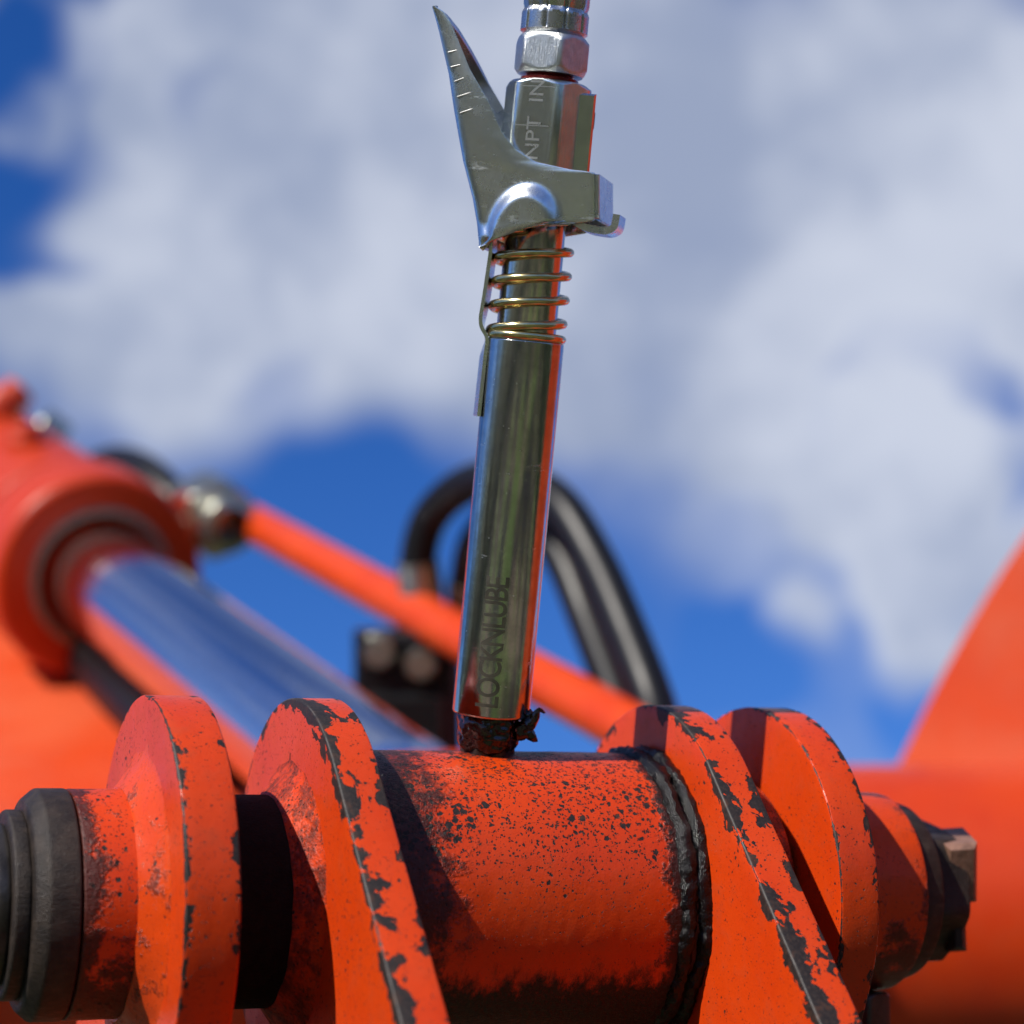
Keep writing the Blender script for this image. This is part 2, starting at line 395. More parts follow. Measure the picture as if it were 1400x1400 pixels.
M_BODY = zinc('machined zinc plated body', (.72, .75, .71), .20, .07, .0)
M_FERRULE = zinc('dull crimped steel', (.60, .61, .61), .27, .12, .0)
M_NUTF = zinc('cast steel nut', (.66, .69, .69), .32, .42, .0, 2.0)
M_SPRING = zinc('yellow passivated spring wire', (.74, .62, .30), .20, .02)
M_SLEEVE = zinc('turned steel sleeve', (.66, .64, .56), .12, .03)
M_ENGRAVE = plain('dark etched lettering', (.20, .19, .16), .38, .95, .02)
M_SCRIBE = zinc('bright stamped line', (.85, .85, .83), .3, .02)
M_THREAD = plain('thread coloured with red reflection', (.20, .016, .014), .25, .45, .05)  # red of the orange paint's reflection put into the thread's colour
M_GREASE = plain('black wet grease', (.010, .003, .003), .09, 0, .05, .9, .6, .6)
M_GREASE_D = plain('black caked grease', (.004, .0035, .003), .15, 0, .40, 1.0, .6, .30)
def worn_black():
    m, t, P, b = newmat('blackened worn steel')
    n1 = t.noise(P, .25, 5, .65); n2 = t.noise(P, 2.2, 4, .7); sc = t.noise(t.vm('MULTIPLY', P, (.25, 1.2, 1.2)), .9, 5, .75)
    c = t.mix(t.ss(n1, .35, .7), (.014, .010, .008), (.034, .024, .018))
    c = t.mix(t.m('MULTIPLY', t.ss(sc, .62, .74), .5), c, (.12, .11, .10))
    c = t.mix(t.m('MULTIPLY', t.ss(n2, .60, .70), .6), c, (.006, .005, .005))
    bp = t.n('Bump', {'Height': t.m('ADD', t.m('MULTIPLY', n2, .22), t.m('MULTIPLY', sc, .25)), 'Strength': .8, 'Distance': .001})
    for k, v in (('Base Color', c), ('Roughness', t.ss(sc, .45, .7, .55, .32)), ('Normal', bp.outputs[0]), ('Metallic', .0), ('Specular IOR Level', .28)): t.set(b.inputs[k], v)
    return m
M_BLACK = worn_black()
M_RIDGE = plain('worn grip ridge', (.55, .56, .55), .62, .9, .02)
M_GAP_SHADE = plain('dull black gap shade', (.008, .006, .005), .75, 0, .5, 1.0, .5, .12)  # black stands for the shade in the gap between the near plates
M_DARKST = plain('dark oiled steel', (.060, .052, .046), .34, .6, .12, .6, .5)
M_RUBBER = plain('black rubber hose cover', (.005, .005, .006), .40, 0, .04, .5, .3, .30)
M_RUST = plain('rusty bent tab steel', (.30, .16, .11), .5, .45, .2, .5, .6)
M_CHROME = zinc('hard chrome', (.88, .89, .90), .13, .006)
M_SEAL = plain('grey green seal lip', (.21, .22, .165), .5, .1, .05)
M_OLIVE = zinc('yellow zinc fitting', (.52, .52, .42), .34, .04)

# ---------------------------------------------------------------- ground
def ground_mat():
    m, t, P, b = newmat('pasture grass')
    P = t.vs(P, .001)
    a = t.noise(P, .9, 5, .6); d = t.noise(P, 14, 4, .7); e = t.noise(P, .75, 4, .6); f = t.noise(t.vm('ADD', P, (9, 4, 0)), .9, 4, .6)
    c = t.mix(t.ss(a, .40, .60), (.075, .12, .022), (.16, .20, .055)); c = t.mix(t.m('MULTIPLY', t.ss(d, .4, .7), .5), c, (.03, .045, .012))
    c = t.mix(t.ss(e, .45, .50), c, (.011, .009, .008))             # dark soil patches, added for dark bands in the metal's reflections
    c = t.mix(t.ss(f, .55, .60), c, (.17, .125, .085))              # tan dirt patches, added for pale bands in those reflections
    t.set(b.inputs['Base Color'], c); b.inputs['Roughness'].default_value = .9
    t.set(b.inputs['Normal'], t.n('Bump', {'Height': d, 'Strength': 1.0, 'Distance': .05}).outputs[0])
    return m
gm = bpy.data.meshes.new('ground')
gv, gf = [], []
rings = [0, 2, 5, 10, 20, 40, 80, 160, 400, 1000, 3000]
for i, r in enumerate(rings):
    for k in range(48):
        a = 2*math.pi*k/48
        gv.append((r*math.cos(a), r*math.sin(a), .10*mnoise.noise(Vector((r*math.cos(a)*.15, r*math.sin(a)*.15, 0)))*min(1, r/10)))
for i in range(len(rings)-1):
    for k in range(48): gf.append((i*48+k, i*48+(k+1) % 48, (i+1)*48+(k+1) % 48, (i+1)*48+k))
gm.from_pydata(gv, [], gf); gm.materials.append(ground_mat())
go = bpy.data.objects.new('ground', gm); COL.objects.link(go); tag(go, kind='structure')

# ---------------------------------------------------------------- pivot joint
RO, RB, RC = 39.5, 29.5, 21.5
def outline(leg, L, round_front=True):
    """closed (y, z) outline with inward normals: round head about the pin, straight leg in direction leg"""
    lx = Vector(leg).normalized(); nrm = Vector((-lx.y, lx.x))
    if nrm.y < 0: nrm = -nrm
    base = math.atan2(nrm.y, nrm.x); pts = []
    # angle convention in (y, z); the head is the half circle opposite the leg
    s = 1 if Vector((math.cos(base+math.pi/2), math.sin(base+math.pi/2))).dot(lx) < 0 else -1
    nl = 40
    for k in range(nl): 
        f = 1-k/nl; pts.append((nrm*RO + lx*L*f, nrm))
    for k in range(97):
        a = base+s*math.pi*k/96; d = Vector((math.cos(a), math.sin(a))); pts.append((d*RO, d))
    for k in range(1, nl+1): pts.append((-nrm*RO + lx*L*k/nl, -nrm))
    for k in range(1, 24):
        a = base+s*math.pi+s*math.pi*k/24; d = Vector((math.cos(a), math.sin(a))); pts.append((lx*L+d*RO, d))
    return pts
def plate(name, mat, parent, s0, s1, leg, L, seed=0, jit=.06):
    o = outline(leg, L); n = len(o); th = s1-s0; rb = .55
    rows = [(20, s0, -20), (9, s0, -9), (3.0, s0, -3.0), (rb, s0, -rb)]
    for k in range(1, 4):
        a = math.pi/2*k/4; rows.append((rb-rb*math.sin(a), s0+rb-rb*math.cos(a), rb*(-1+2*k/4)*.8))
    rows.append((0, s0+rb, rb))
    for f in (.3, .5, .7): rows.append((0, s0+th*f, th*f))
    rows.append((0, s1-rb, th-rb))
    for k in range(1, 4):
        a = math.pi/2*k/4; rows.append((rb-rb*math.cos(a), s1-rb+rb*math.sin(a), th-rb+2*rb*k/4*.8))
    rows += [(rb, s1, th+rb), (3.0, s1, th+3), (9, s1, th+9), (20, s1, th+20)]
    V, F, UV = [], [], []
    u = 0
    for off, s, v in rows:
        u = 0
        for i, (p, d) in enumerate(o):
            q = p-d*off
            w = Vector((s, q.x, q.y))
            jn = jit*mnoise.noise(w*.11+Vector((seed, 0, 0))) + jit*.5*mnoise.noise(w*.45+Vector((seed, 3, 0)))
            if off < 4: w += Vector((jn*.6, d.x*jn*1.3, d.y*jn*1.3))
            V.append(w); UV.append((u*.001, v*.001))
            u += 2
    for r in range(len(rows)-1):
        for i in range(n): F.append((r*n+i, r*n+(i+1) % n, (r+1)*n+(i+1) % n, (r+1)*n+i))
    F.append(tuple(range(n))[::-1]); F.append(tuple((len(rows)-1)*n+i for i in range(n)))
    # orient outward
    a, b, c = V[F[0][0]], V[F[0][1]], V[F[0][2]]
    ob = mk(name, V, F, mat, parent, uvs=UV, sharp=50)
    bm = bmesh.new(); bm.from_mesh(ob.data); bmesh.ops.recalc_face_normals(bm, faces=bm.faces); bm.to_mesh(ob.data); bm.free()
    return ob

LEG = (-.67, -.742)                                   # (y, z): down and towards the camera
link = thing('rocker_link', 'chipped orange two plate link with a wide tubular boss in the centre', 'machine link')
plate('side_plate', M_PLATE_L, link, -44.0, -35.2, LEG, 150, 1)['label'] = 'near plate with long dark chip along its front corner'
plate('side_plate', M_PLATE_R, link, 33.8, 42.6, LEG, 150, 5)['label'] = 'far plate with big dark chips across its rim'
def boss_fn(s, r, a): 
    v = Vector((s, r*math.cos(a), r*math.sin(a)))
    return r + .12*mnoise.noise(v*.12) + .05*mnoise.noise(v*.5), s
mk('boss_tube', *lathe(rnd_profile([(-35.4, RB-6), (-35.4, RB)] + [(x, RB) for x in range(-34, 34, 1)] + [(34.0, RB), (34.0, RB-6)], .4), 160, 'X', boss_fn), M_BOSS, link)
# caked weld beads between the boss and the far plate, and a smaller one by the near plate
def bead(s, r, w, seed, amp):
    prof = [(s+w*math.cos(a), r+w*math.sin(a)) for a in [math.pi*k/7 for k in range(8)]]
    def fn(ss, rr, a):
        v = Vector((ss*.9, rr*math.cos(a), rr*math.sin(a)))
        return rr+amp*(.9*mnoise.noise(v*.17+Vector((seed, 0, 0)))+.45*mnoise.noise(v*.6+Vector((seed, 3, 0)))+.35*mnoise.noise(v*1.5+Vector((seed, 5, 0)))), ss+amp*(1.1*mnoise.noise(v*.15+Vector((0, seed, 0)))+.5*mnoise.noise(v*.8+Vector((2, seed, 0))))
    return lathe(prof, 300, 'X', fn)
mk('grease_bead', *bead(29.4, RB-.9, 2.1, 3, 1.0), M_GREASE_D, link)
mk('grease_bead', *bead(32.9, RB-.4, 1.9, 11, 1.0), M_GREASE_D, link)
mk('weld_bead', *bead(-34.8, RB-1.0, 1.6, 21, .5), M_GREASE_D, link)
def weld(s_face, s_end, r_in, r_out, sd, n=200):
    """concave-ish fillet from the plate face down to a collar"""
    prof = [(s_face, r_out+1.5), (s_face, r_out)]
    for k in range(1, 9):
        f = k/9; prof.append((s_face+(s_end-s_face)*f, r_out+(r_in-r_out)*(f**.75)))
    prof += [(s_end, r_in), (s_end, r_in-2)]
    def fn(s, r, a):
        v = Vector((s, r*math.cos(a), r*math.sin(a)))
        return r+.30*mnoise.noise(v*.16+Vector((sd, 0, 0)))+.10*mnoise.noise(v*.6), s+.25*mnoise.noise(v*.2+Vector((0, sd, 0)))
    return lathe(prof, n, 'X', fn)
mk('weld_fillet', *weld(-43.9, -48.6, 20.6, 27.2, 4), M_SPACER, link)
mk('hub_sleeve', *lathe(rnd_profile([(-62.5, 12), (-62.5, 20.5), (-44, 20.5)], .6), 96, 'X'), M_GAP_SHADE, link)
mk('weld_fillet', *weld(42.5, 47.0, 24.0, 28.0, 8), M_SPACER, link)
mk('hub_sleeve', *lathe(rnd_profile([(46, 23.9), (56.5, 23.9), (56.5, 15)], .6), 96, 'X'), M_SPACER, link)

LEG2 = (.45, -.89)
yoke = thing('pivot_yoke', 'pair of round ended orange plates outside the link, with welded collars', 'machine yoke')
plate('cheek_plate', M_DISC_L, yoke, -73.5, -63.4, LEG2, 150, 31)['label'] = 'near cheek with thin dark line worn on its corner'
plate('cheek_plate', M_DISC_R, yoke, 57.6, 66.4, LEG2, 150, 37)['label'] = 'far cheek with small scalloped chips on its rim'
mk('weld_fillet', *weld(-73.4, -77.8, 21.9, 29.0, 14), M_FILLET, yoke)
mk('collar', *lathe(rnd_profile([(-87.6, 14), (-87.6, RC), (-84, RC), (-80, RC), (-76, RC), (-72, RC)], .5), 120, 'X', lambda s, r, a: (r+.12*mnoise.noise(Vector((s*.2, 9*math.cos(a), 9*math.sin(a)))), s)), M_COLLAR_L, yoke)
mk('weld_fillet', *weld(66.3, 70.6, 22.3, 25.5, 18), M_FILLET, yoke)
mk('collar', *lathe(rnd_profile([(66, 22.2), (74, 22.2), (80, 21.6), (89.8, 21.2), (89.8, 14)], .7), 120, 'X', lambda s, r, a: (r+.12*mnoise.noise(Vector((s*.2, 9*math.cos(a), 9*math.sin(a)))), s)), M_COLLAR_R, yoke)

pin = thing('pivot_pin', 'blackened steel pivot pin through the joint, stepped rings on its near end', 'pivot pin', Matrix.Translation((-84.3, 0, 0)))
def pl(prof, n=96, wob=.0): return lathe([(s+84.3, r) for s, r in prof], n, 'X', (lambda s, r, a: (r+wob*mnoise.noise(Vector((s*.5, 6*math.cos(a), 6*math.sin(a)))), s)) if wob else None)
mk('shaft', *pl([(-102, 0), (-102, 12), (-101, 13), (103, 13), (103, 0)]), M_DARKST, pin)
mk('bushing_end', *pl(rnd_profile([(-87.9, 13), (-87.9, RC+.1), (-93.6, RC+.1), (-95.9, 19.6), (-96.2, 17), (-96.2, 12)], .5), 160, .05), M_BLACK, pin)
mk('retaining_ring', *pl(rnd_profile([(-96.0, 12), (-96.0, 17.6), (-99.0, 17.6), (-99.4, 16.8), (-99.4, 12)], .8), 120, .1), M_BLACK, pin)
mk('end_cap', *pl(rnd_profile([(-99.2, 12), (-99.2, 15.0), (-102.0, 15.0), (-103.0, 13.4), (-103.2, 6), (-103.2, 0)], .8), 120), M_DARKST, pin)
mk('washer', *pl(rnd_profile([(90.1, 11), (90.1, 19.6), (95.0, 19.0), (95.0, 11)], .5), 96, .15), M_BLACK, pin)
mk('bolt_head', *xf(hexbar(16.0, 95.2+84.3, 105.0+84.3, .3, 1.2, 'X'), I4), M_BLACK, pin)
# bent lock tab standing proud of the bolt head
LT = 108.5
def ribbon(path, w0, w1, th, wd=None):
    """strip: path in (x, z), width along y from w0 to w1, thickness th"""
    P = [Vector(p) for p in path]; V, F = [], []
    for i, p in enumerate(P):
        tt = (P[min(i+1, len(P)-1)]-P[max(i-1, 0)]).normalized(); nn = Vector((-tt.y, tt.x))*th/2
        ws = wd[i] if wd else (0, 0)
        for q, y, sx in ((p+nn, w0, ws[0]), (p+nn, w1, ws[1]), (p-nn, w1, ws[1]), (p-nn, w0, ws[0])): V.append(Vector((q.x+sx, y, q.y)))
    for i in range(len(P)-1):
        for k in range(4): F.append((i*4+k, i*4+(k+1) % 4, i*4+4+(k+1) % 4, i*4+4+k))
    F += [(0, 1, 2, 3), tuple((len(P)-1)*4+k for k in (3, 2, 1, 0))]
    return V, F
def rp(pts, r=1.5, n=4): return rnd_profile(pts, r, n)
tabm = Matrix.Translation((LT+84.3, -7.0, 5.0)) @ Matrix.Rotation(R_(-18), 4, 'Z') @ Matrix.Rotation(R_(-3), 4, 'Y')
mk('lock_tab', *xf(box(-6.5, .8, -7, 6.5, -6, 7.5, 1.5), tabm @ Matrix.Rotation(R_(17), 4, 'X')), M_RUST, pin)
mk('lock_plate', *xf(box(-4.5, -.4, -7.5, 7, -12, 0, 1.8), tabm @ Matrix.Translation((-2.0, 0, -5)) @ Matrix.Rotation(R_(8), 4, 'X')), M_BLACK, pin)

lb = thing('lock_bolt', 'grey bolt hanging under the far collar of the joint', 'bolt', Matrix.Translation((82.0, -6, -21.3)))
mk('bolt_nut', *xf(hexbar(6.3, -9.5, .2, .2, .9), I4), M_DARKST, lb)
def thread(s0, s1, r, pitch, d=.35, n=28, axis='Z'):
    prof = []; k = 0; s = s0
    while s < s1: prof += [(s, r-d), (s+pitch*.5, r)]; s += pitch
    return lathe([(s0, 0)]+prof+[(s, r-d), (s, 0)], n, axis)
mk('threaded_shank', *thread(-26, -9.3, 4.0, 1.25), M_DARKST, lb)

# ---------------------------------------------------------------- grease nipple and grease
TIP, LEAN = R_(5.3), R_(3.0)
ax_z = (UP*math.cos(TIP) + RT*math.sin(TIP)); ax_z = (ax_z*math.cos(LEAN) - FW*math.sin(LEAN)).normalized()
ax_x = (RT - ax_z*RT.dot(ax_z)).normalized(); ax_y = ax_z.cross(ax_x)
CB = at(671, 976, 430.5)                              # centre of the barrel's lower end
CF = Matrix((ax_x, ax_y, ax_z)).transposed().to_4x4(); CF.translation = CB
nip = thing('grease_nipple', 'small steel grease nipple on top of the boss under the coupler', 'grease nipple', CF @ Matrix.Translation((0, 0, -9)))
mk('nipple_base', *hexbar(5.6, .5, 4.2, .1, .6), M_DARKST, nip)
mk('nipple_neck', *lathe([(4.2, 3.6), (6.0, 2.6), (7.5, 2.6), (8.5, 3.3), (9.8, 3.2), (10.6, 2.0), (10.8, 0)], 24), M_DARKST, nip)
def blob():
    bm = bmesh.new(); bmesh.ops.create_icosphere(bm, subdivisions=6, radius=1.0)
    V = []
    for v in bm.verts:
        p = v.co.copy(); th = math.atan2(p.y, p.x); rr = 6.4*(1-min(1, abs(p.z))**6)**.5
        q = Vector((rr*math.cos(th), rr*math.sin(th), p.z*4.9))
        if p.z < -.2: q.x *= 1-.12*(-p.z); q.y *= 1-.12*(-p.z)
        d = .55*mnoise.noise(q*.30)+.40*mnoise.noise(q*.70+Vector((3, 1, 0)))+.08*mnoise.noise(q*1.7)
        q += Vector((math.cos(th), math.sin(th), p.z*.6))*d
        q.z = min(q.z, 3.6)
        V.append(q+Vector((0, 0, -3.5)))
    F = [tuple(w.index for w in f.verts) for f in bm.faces]; bm.free()
    return V, F
gr = thing('grease_clump', 'wet black grease squeezed out round the foot of the coupler', 'grease', CF)
mk('clump', *blob(), M_GREASE, gr)
for k, (pts, rs) in enumerate((([(6.2, -3, -2.5), (8.2, -3.6, -.5), (9.2, -3.8, 1.6), (9.9, -3.8, 2.1), (10.9, -3.8, 1.7)], [1.7, 1.4, .8, .5, .12]),
                    ([(6.0, -3, -3.0), (7.8, -3.6, -2.7), (9.0, -3.6, -3.6), (9.8, -3.6, -4.2)], [1.5, 1.2, .9, .2]),
                    ([(6.4, -2, 0), (7.6, -2.4, 1.0), (8.0, -2.4, 2.0)], [1.3, .9, .15]))):
    sp_ = spline(pts, 5); rr = [rs[min(int(i/5), len(rs)-2)]*(1-(i/5 % 1))+rs[min(int(i/5)+1, len(rs)-1)]*(i/5 % 1) if i < len(sp_)-1 else rs[-1] for i in range(len(sp_))]
    mk('strand', *lump(tube(sp_, rr, 12), .28, 1.1, k), M_GREASE, gr)

# ---------------------------------------------------------------- grease coupler (own frame: z up its axis, x right, y away)
S = 430.5/FPX
def L(px, py, y=0.0, rot=None):
    """where the view ray through (px, py) of the photograph meets the plane y of the coupler's frame"""
    mi = ((CF @ rot) if rot else CF).inverted()
    o = mi @ CAM; d = mi.to_3x3() @ (RT*((px-700)/FPX) - UP*((py-700)/FPX) + FW)
    t = (y-o.y)/d.y
    return (o.x+d.x*t, o.z+d.z*t)
cp = thing('grease_coupler', 'bright zinc locking grease coupler with thumb lever and spring, standing on the boss', 'grease coupler', CF)
zb = L(722, 466)[1]; RBAR = 7.85
mk('barrel', *lathe(rnd_profile([(.3, 0), (.3, 5.5), (0, 6.6), (0, RBAR-.25), (.35, RBAR), (20, RBAR), (zb-.3, RBAR), (zb, RBAR-.35), (zb, 5.8)], .15), 128), M_BARREL, cp)
def text_vf(body, size, spacing=1.0, bold=0.0):
    cu = bpy.data.curves.new('t', 'FONT'); cu.body = body; cu.size = size; cu.space_character = spacing; cu.align_x = 'LEFT'; cu.resolution_u = 4; cu.offset = bold
    ob = bpy.data.objects.new('t', cu); COL.objects.link(ob)
    me = bpy.data.meshes.new_from_object(ob.evaluated_get(bpy.context.evaluated_depsgraph_get()))
    bm = bmesh.new(); bm.from_mesh(me); bmesh.ops.triangulate(bm, faces=bm.faces)
    for _ in range(3):
        es = [e for e in bm.edges if e.calc_length() > .7]
        if es: bmesh.ops.subdivide_edges(bm, edges=es, cuts=1); bmesh.ops.triangulate(bm, faces=bm.faces)
    bmesh.ops.remove_doubles(bm, verts=bm.verts, dist=.001)
    V = [v.co.copy() for v in bm.verts]; F = [tuple(w.index for w in f.verts) for f in bm.faces]
    bm.free(); bpy.data.objects.remove(ob); bpy.data.curves.remove(cu); bpy.data.meshes.remove(me)
    return V, F
tv, tf = text_vf('LOCKNLUBE', 6.6, .86, .10)
wid = max(v.x for v in tv); sc_ = 26.5/wid
tv2 = []
for v in tv:
    z = 2.1 + v.x*sc_; a = R_(-9) - (v.y-2.4)/RBAR                   # reads upwards, wrapped on the barrel
    tv2.append(Vector((math.sin(a)*(RBAR+.015), -math.cos(a)*(RBAR+.015), z)))
mk('lettering', tv2, tf, M_ENGRAVE, cp, smooth=False)
zs = L(745, 318)[1]
mk('inner_sleeve', *lathe(rnd_profile([(zb-2, 6.05), (zs+9, 6.05), (zs+9, 5)], .3), 96), M_SLEEVE, cp)
hp = []; rw, rs_ = .90, 7.3
z0 = zb+.75; turns = 5.15; nst = 48
for i in range(int(turns*nst)+1):
    tn = i/nst; a = R_(200) + tn*2*math.pi
    z = z0 if tn < .55 else z0+(min(tn, turns)-.55)*4.78
    if .55 <= tn < 1.0: z = z0+(tn-.55)**2/.9*4.78
    elif tn >= 1.0: z = z0+(tn-1.0+.225)*4.78
    hp.append(Vector((rs_*math.cos(a), rs_*math.sin(a), z)))
mk('spring', *tube(hp, rw, 14), M_SPRING, cp)
# flat release strip down the left side: cranked at the barrel's shoulder
st = [L(671, 318), L(671, 345), L(663, 400), L(657, 436), L(658, 448), L(667, 462), L(664, 485), L(655, 569)]
pts = rnd_profile(st, 1.0, 3); wd = [(0, -.85+1.75*max(0, min(1, (p[1]-zb+4)/9.0))) for p in pts]
mk('release_strip', *ribbon(pts, -3.0, 2.0, .75, wd), M_LEVER, cp)
# upper machined body, hexagonal
BZ0, BZ1 = L(745, 330)[1], L(757, 116)[1]
def hexpath(): pass
body = mk('hex_body', *xf(hexbar(9.0, L(745, 300)[1], BZ1, R_(-90+13), 1.0), I4), M_BODY, cp)
tv, tf = text_vf('NPT  IN', 4.6, 1.0)
hx_n = R_(-90+13-30); rin = 9.0*math.cos(R_(30))
e_n = Vector((math.cos(hx_n), math.sin(hx_n), 0)); e_t = Vector((0, 0, 1)).cross(e_n)
zt = L(735, 226)[1]
tvv = [e_n*(rin+.02) - e_t*((v.y-1.5)*.9) + Vector((0, 0, zt+v.x*1.0)) for v in tv]
lt = mk('lettering', tvv, tf, M_SCRIBE, body, smooth=False)
for (zz, x0, x1) in ((L(742, 126)[1], -3.6, 3.6), (L(738, 179)[1], -3.8, 3.0)):
    c = [e_n*(rin+.02)+e_t*x+Vector((0, 0, zz+d)) for x, d in ((x0, -.07), (x1, -.07), (x1, .07), (x0, .07))]
    mk('stamped_line', c, [(0, 1, 2, 3)], M_SCRIBE, body, smooth=False)
# flat side block on the right of the body with a cross hole
mk('side_boss', *xf(join(box(-2.6, 2.9, -2.6, 6.0, L(790, 300)[1], L(812, 133)[1], .6)), Matrix.Translation((6.6, -2.2, 0))), M_BODY, cp)
zh = L(818, 166)[1]
mk('cross_hole', *xf(lathe(rnd_profile([(0, 1.0), (0, 1.7), (.25, 1.7), (.25, 1.0), (-.8, .9), (-.8, 0)], .05), 24, 'X'), Matrix.Translation((9.45, -.2, zh))), M_DARKST, cp)

# ---- lever: one folded sheet (front cheek, rounded web on the left, rear cheek)
EL = [(8, 591), (10, 590), (42, 598), (97, 610), (150, 618), (218, 630), (270, 643), (300, 648), (338, 654)]
ER = [(8, 594), (10, 598), (15, 606), (30, 616), (53, 626), (95, 643), (138, 668), (180, 686), (204, 706), (221, 730), (228, 762), (232, 780), (235, 808), (236, 813), (300, 813), (303, 808), (306, 780), (310, 745), (315, 716), (325, 690), (338, 656)]
def itp(T, y):
    for (a, xa), (b, xb) in zip(T, T[1:]):
        if a <= y <= b: return xa+(xb-xa)*(y-a)/(b-a) if b > a else xb
    return T[-1][1] if y > T[-1][0] else T[0][1]
LEVROT = Matrix.Rotation(R_(-12), 4, 'Z')
HD = 8.6
def bulge(px, py):
    q = math.hypot((px-716-(324-py)*.10)/52.0, (py-326)/74.0)
    f = max(0, min(1, (1.06-q)/.34)); return 2.0*f*f*(3-2*f)
rowsy = [8, 9] + [10+k*2.0 for k in range(8)] + [26+4*k for k in range(45)] + [204+2*k for k in range(16)] + [236.5] + [239+3.2*k for k in range(19)] + [300.5, 303, 305, 308, 311, 315, 319, 324, 329, 334, 338]
NF = 26; V, F, nrow = [], [], None
for y in rowsy:
    xl, xr = itp(EL, y), itp(ER, y)
    dep = 2*HD*min(1, .10+.90*math.sin(min(1, max(0, y-8)/97.0)*math.pi/2)); hf = HD; hb = dep-HD
    wpx = (xr-xl)*S; rc = max(.12, min(2.6, dep*.4, wpx*.5))
    row = []
    def fy(f, px): return -hf-bulge(px, y)-.25*math.sin(math.pi*min(1, max(0, f)))*min(1, wpx/10)-.5*math.sin(max(0, min(1, (y-10)/320))*math.pi)
    for k in range(NF):
        f = k/(NF-1); px = xr+(xl+rc/S-xr)*f
        x, z = L(px, y, -HD, LEVROT)
        row.append((x, fy(f, px), z))
    x0, z0_ = L(xl, y, -HD, LEVROT); yf = row[-1][1]
    for k in range(1, 7):
        a = math.pi/2*k/6; row.append((x0+rc-rc*math.sin(a), yf+rc-rc*math.cos(a), z0_))
    for k in range(1, 4): row.append((x0, (yf+rc)+(hb-yf-2*rc)*k/4, z0_))
    for k in range(6, 0, -1):
        a = math.pi/2*k/6; row.append((x0+rc-rc*math.sin(a), hb-rc+rc*math.cos(a), z0_))
    for k in range(NF-1, -1, -1):
        f = k/(NF-1); px = xr+(xl+rc/S-xr)*f
        x, z = L(px, y, -HD, LEVROT); row.append((x, hb+bulge(px, y), z))
    nrow = len(row); V += [LEVROT @ Vector(p) for p in row]
for i in range(len(rowsy)-1):
    for k in range(nrow-1): F.append((i*nrow+k, i*nrow+k+1, (i+1)*nrow+k+1, (i+1)*nrow+k))
lever = mk('lever', V, F, M_LEVER, cp, sharp=60)
lever['label'] = 'folded sheet metal thumb lever'
sm = lever.modifiers.new('thickness', 'SOLIDIFY'); sm.thickness = .0011
sm.offset = -1 if lever.data.polygons[40*(nrow-1)+4].normal.y < 0 else 1      # thickness goes to the inside of the fold
bv = lever.modifiers.new('edges', 'BEVEL'); bv.width = .0002; bv.segments = 2; bv.limit_method = 'ANGLE'; bv.angle_limit = R_(50)
xr_, z1_ = L(813, 236, -HD, LEVROT); x2, z2_ = L(813, 300, -HD, LEVROT)
flv, flf = box(-.55, .55, -HD+.3, HD-.3, 0, z1_-z2_-.4, .25)
flv = [LEVROT @ Vector((v.x+x2+(xr_-x2)*v.z/(z1_-z2_)+.35, v.y, v.z+z2_+.2)) for v in flv]
mk('end_flap', flv, flf, M_LEVER, lever)
tp = [L(px, py, -HD+1.2, LEVROT) for px, py in ((786, 303), (797, 310), (812, 314), (830, 316), (840, 311), (843, 293))]
mk('catch_tab', *xf(ribbon(rnd_profile(tp, 1.2, 4), -HD+1.2, -HD+8.5, 1.4), LEVROT), M_LEVER, lever)
for (xa, ya, xb, yb) in ((613, 72, 625, 69), (617, 92, 630, 89), (622, 112, 635, 107), (626, 133, 644, 127), (630, 155, 653, 147)):
    p0, p1 = L(xa, ya, -HD, LEVROT), L(xb, yb, -HD, LEVROT); hd = HD+.5*math.sin((ya-10)/320*math.pi)+.10
    mk('tread_ridge', *xf(tube([(p0[0], -hd+.06, p0[1]), (p1[0], -hd+.06, p1[1])], .13, 8), LEVROT), M_RIDGE, lever)

# ---------------------------------------------------------------- grease hose end
gh = thing('grease_hose', 'grease gun hose with crimped ferrule and hex nut screwed into the coupler', 'hose', CF @ Matrix.Translation((0, 0, BZ1)))
def zz(px, py): return L(px, py)[1]-BZ1
mk('thread', *thread(-1.5, zz(760, 103), 4.9, .9, .4, 40), M_THREAD, gh)
mk('thread_relief', *lathe([(.2, 5.6), (.9, 5.8), (1.2, 4.8)], 40), M_THREAD, gh)
n0, n1 = zz(761, 105), zz(764, 52)
mk('hex_nut', *hexbar(7.75, n0, n1, R_(-90+12), 1.5), M_NUTF, gh)
f0, f1 = n1-.05, zz(769, -60)
zst = zz(766, 22)
def ferr(s, r, a):
    g = (a*10/(2*math.pi)) % 1; d = abs(g-.5)*2
    if s < f0+1.0: return r, s
    k = .85 if s > zst+.6 else .5
    return r-k*max(0, 1-((1-d)/.22)**2) + (.18*math.cos(a*10) if s > zst else 0), s
prof = [(f0, 4), (f0, 5.9), (f0+.6, 6.3), (f0+.9, 6.75)] + [(f0+1+(zst-f0-1)*k/6, 6.75) for k in range(7)] + [(zst+.5, 6.45), (zst+.9, 6.2), (zst+1.5, 6.35)] + [(zst+2+(f1-zst-2)*k/6, 6.5) for k in range(7)] + [(f1+.4, 5.5)]
mk('ferrule', *lathe(prof, 200, 'Z', ferr), M_FERRULE, gh)
hpts = spline([(0, 0, f1-3), (0, 0, f1+12), (3, 2, f1+40), (16, 10, f1+80), (45, 20, f1+115), (90, 30, f1+125), (150, 30, f1+95)], 10)
mk('hose', *tube(hpts, 5.4, 24), M_RUBBER, gh)

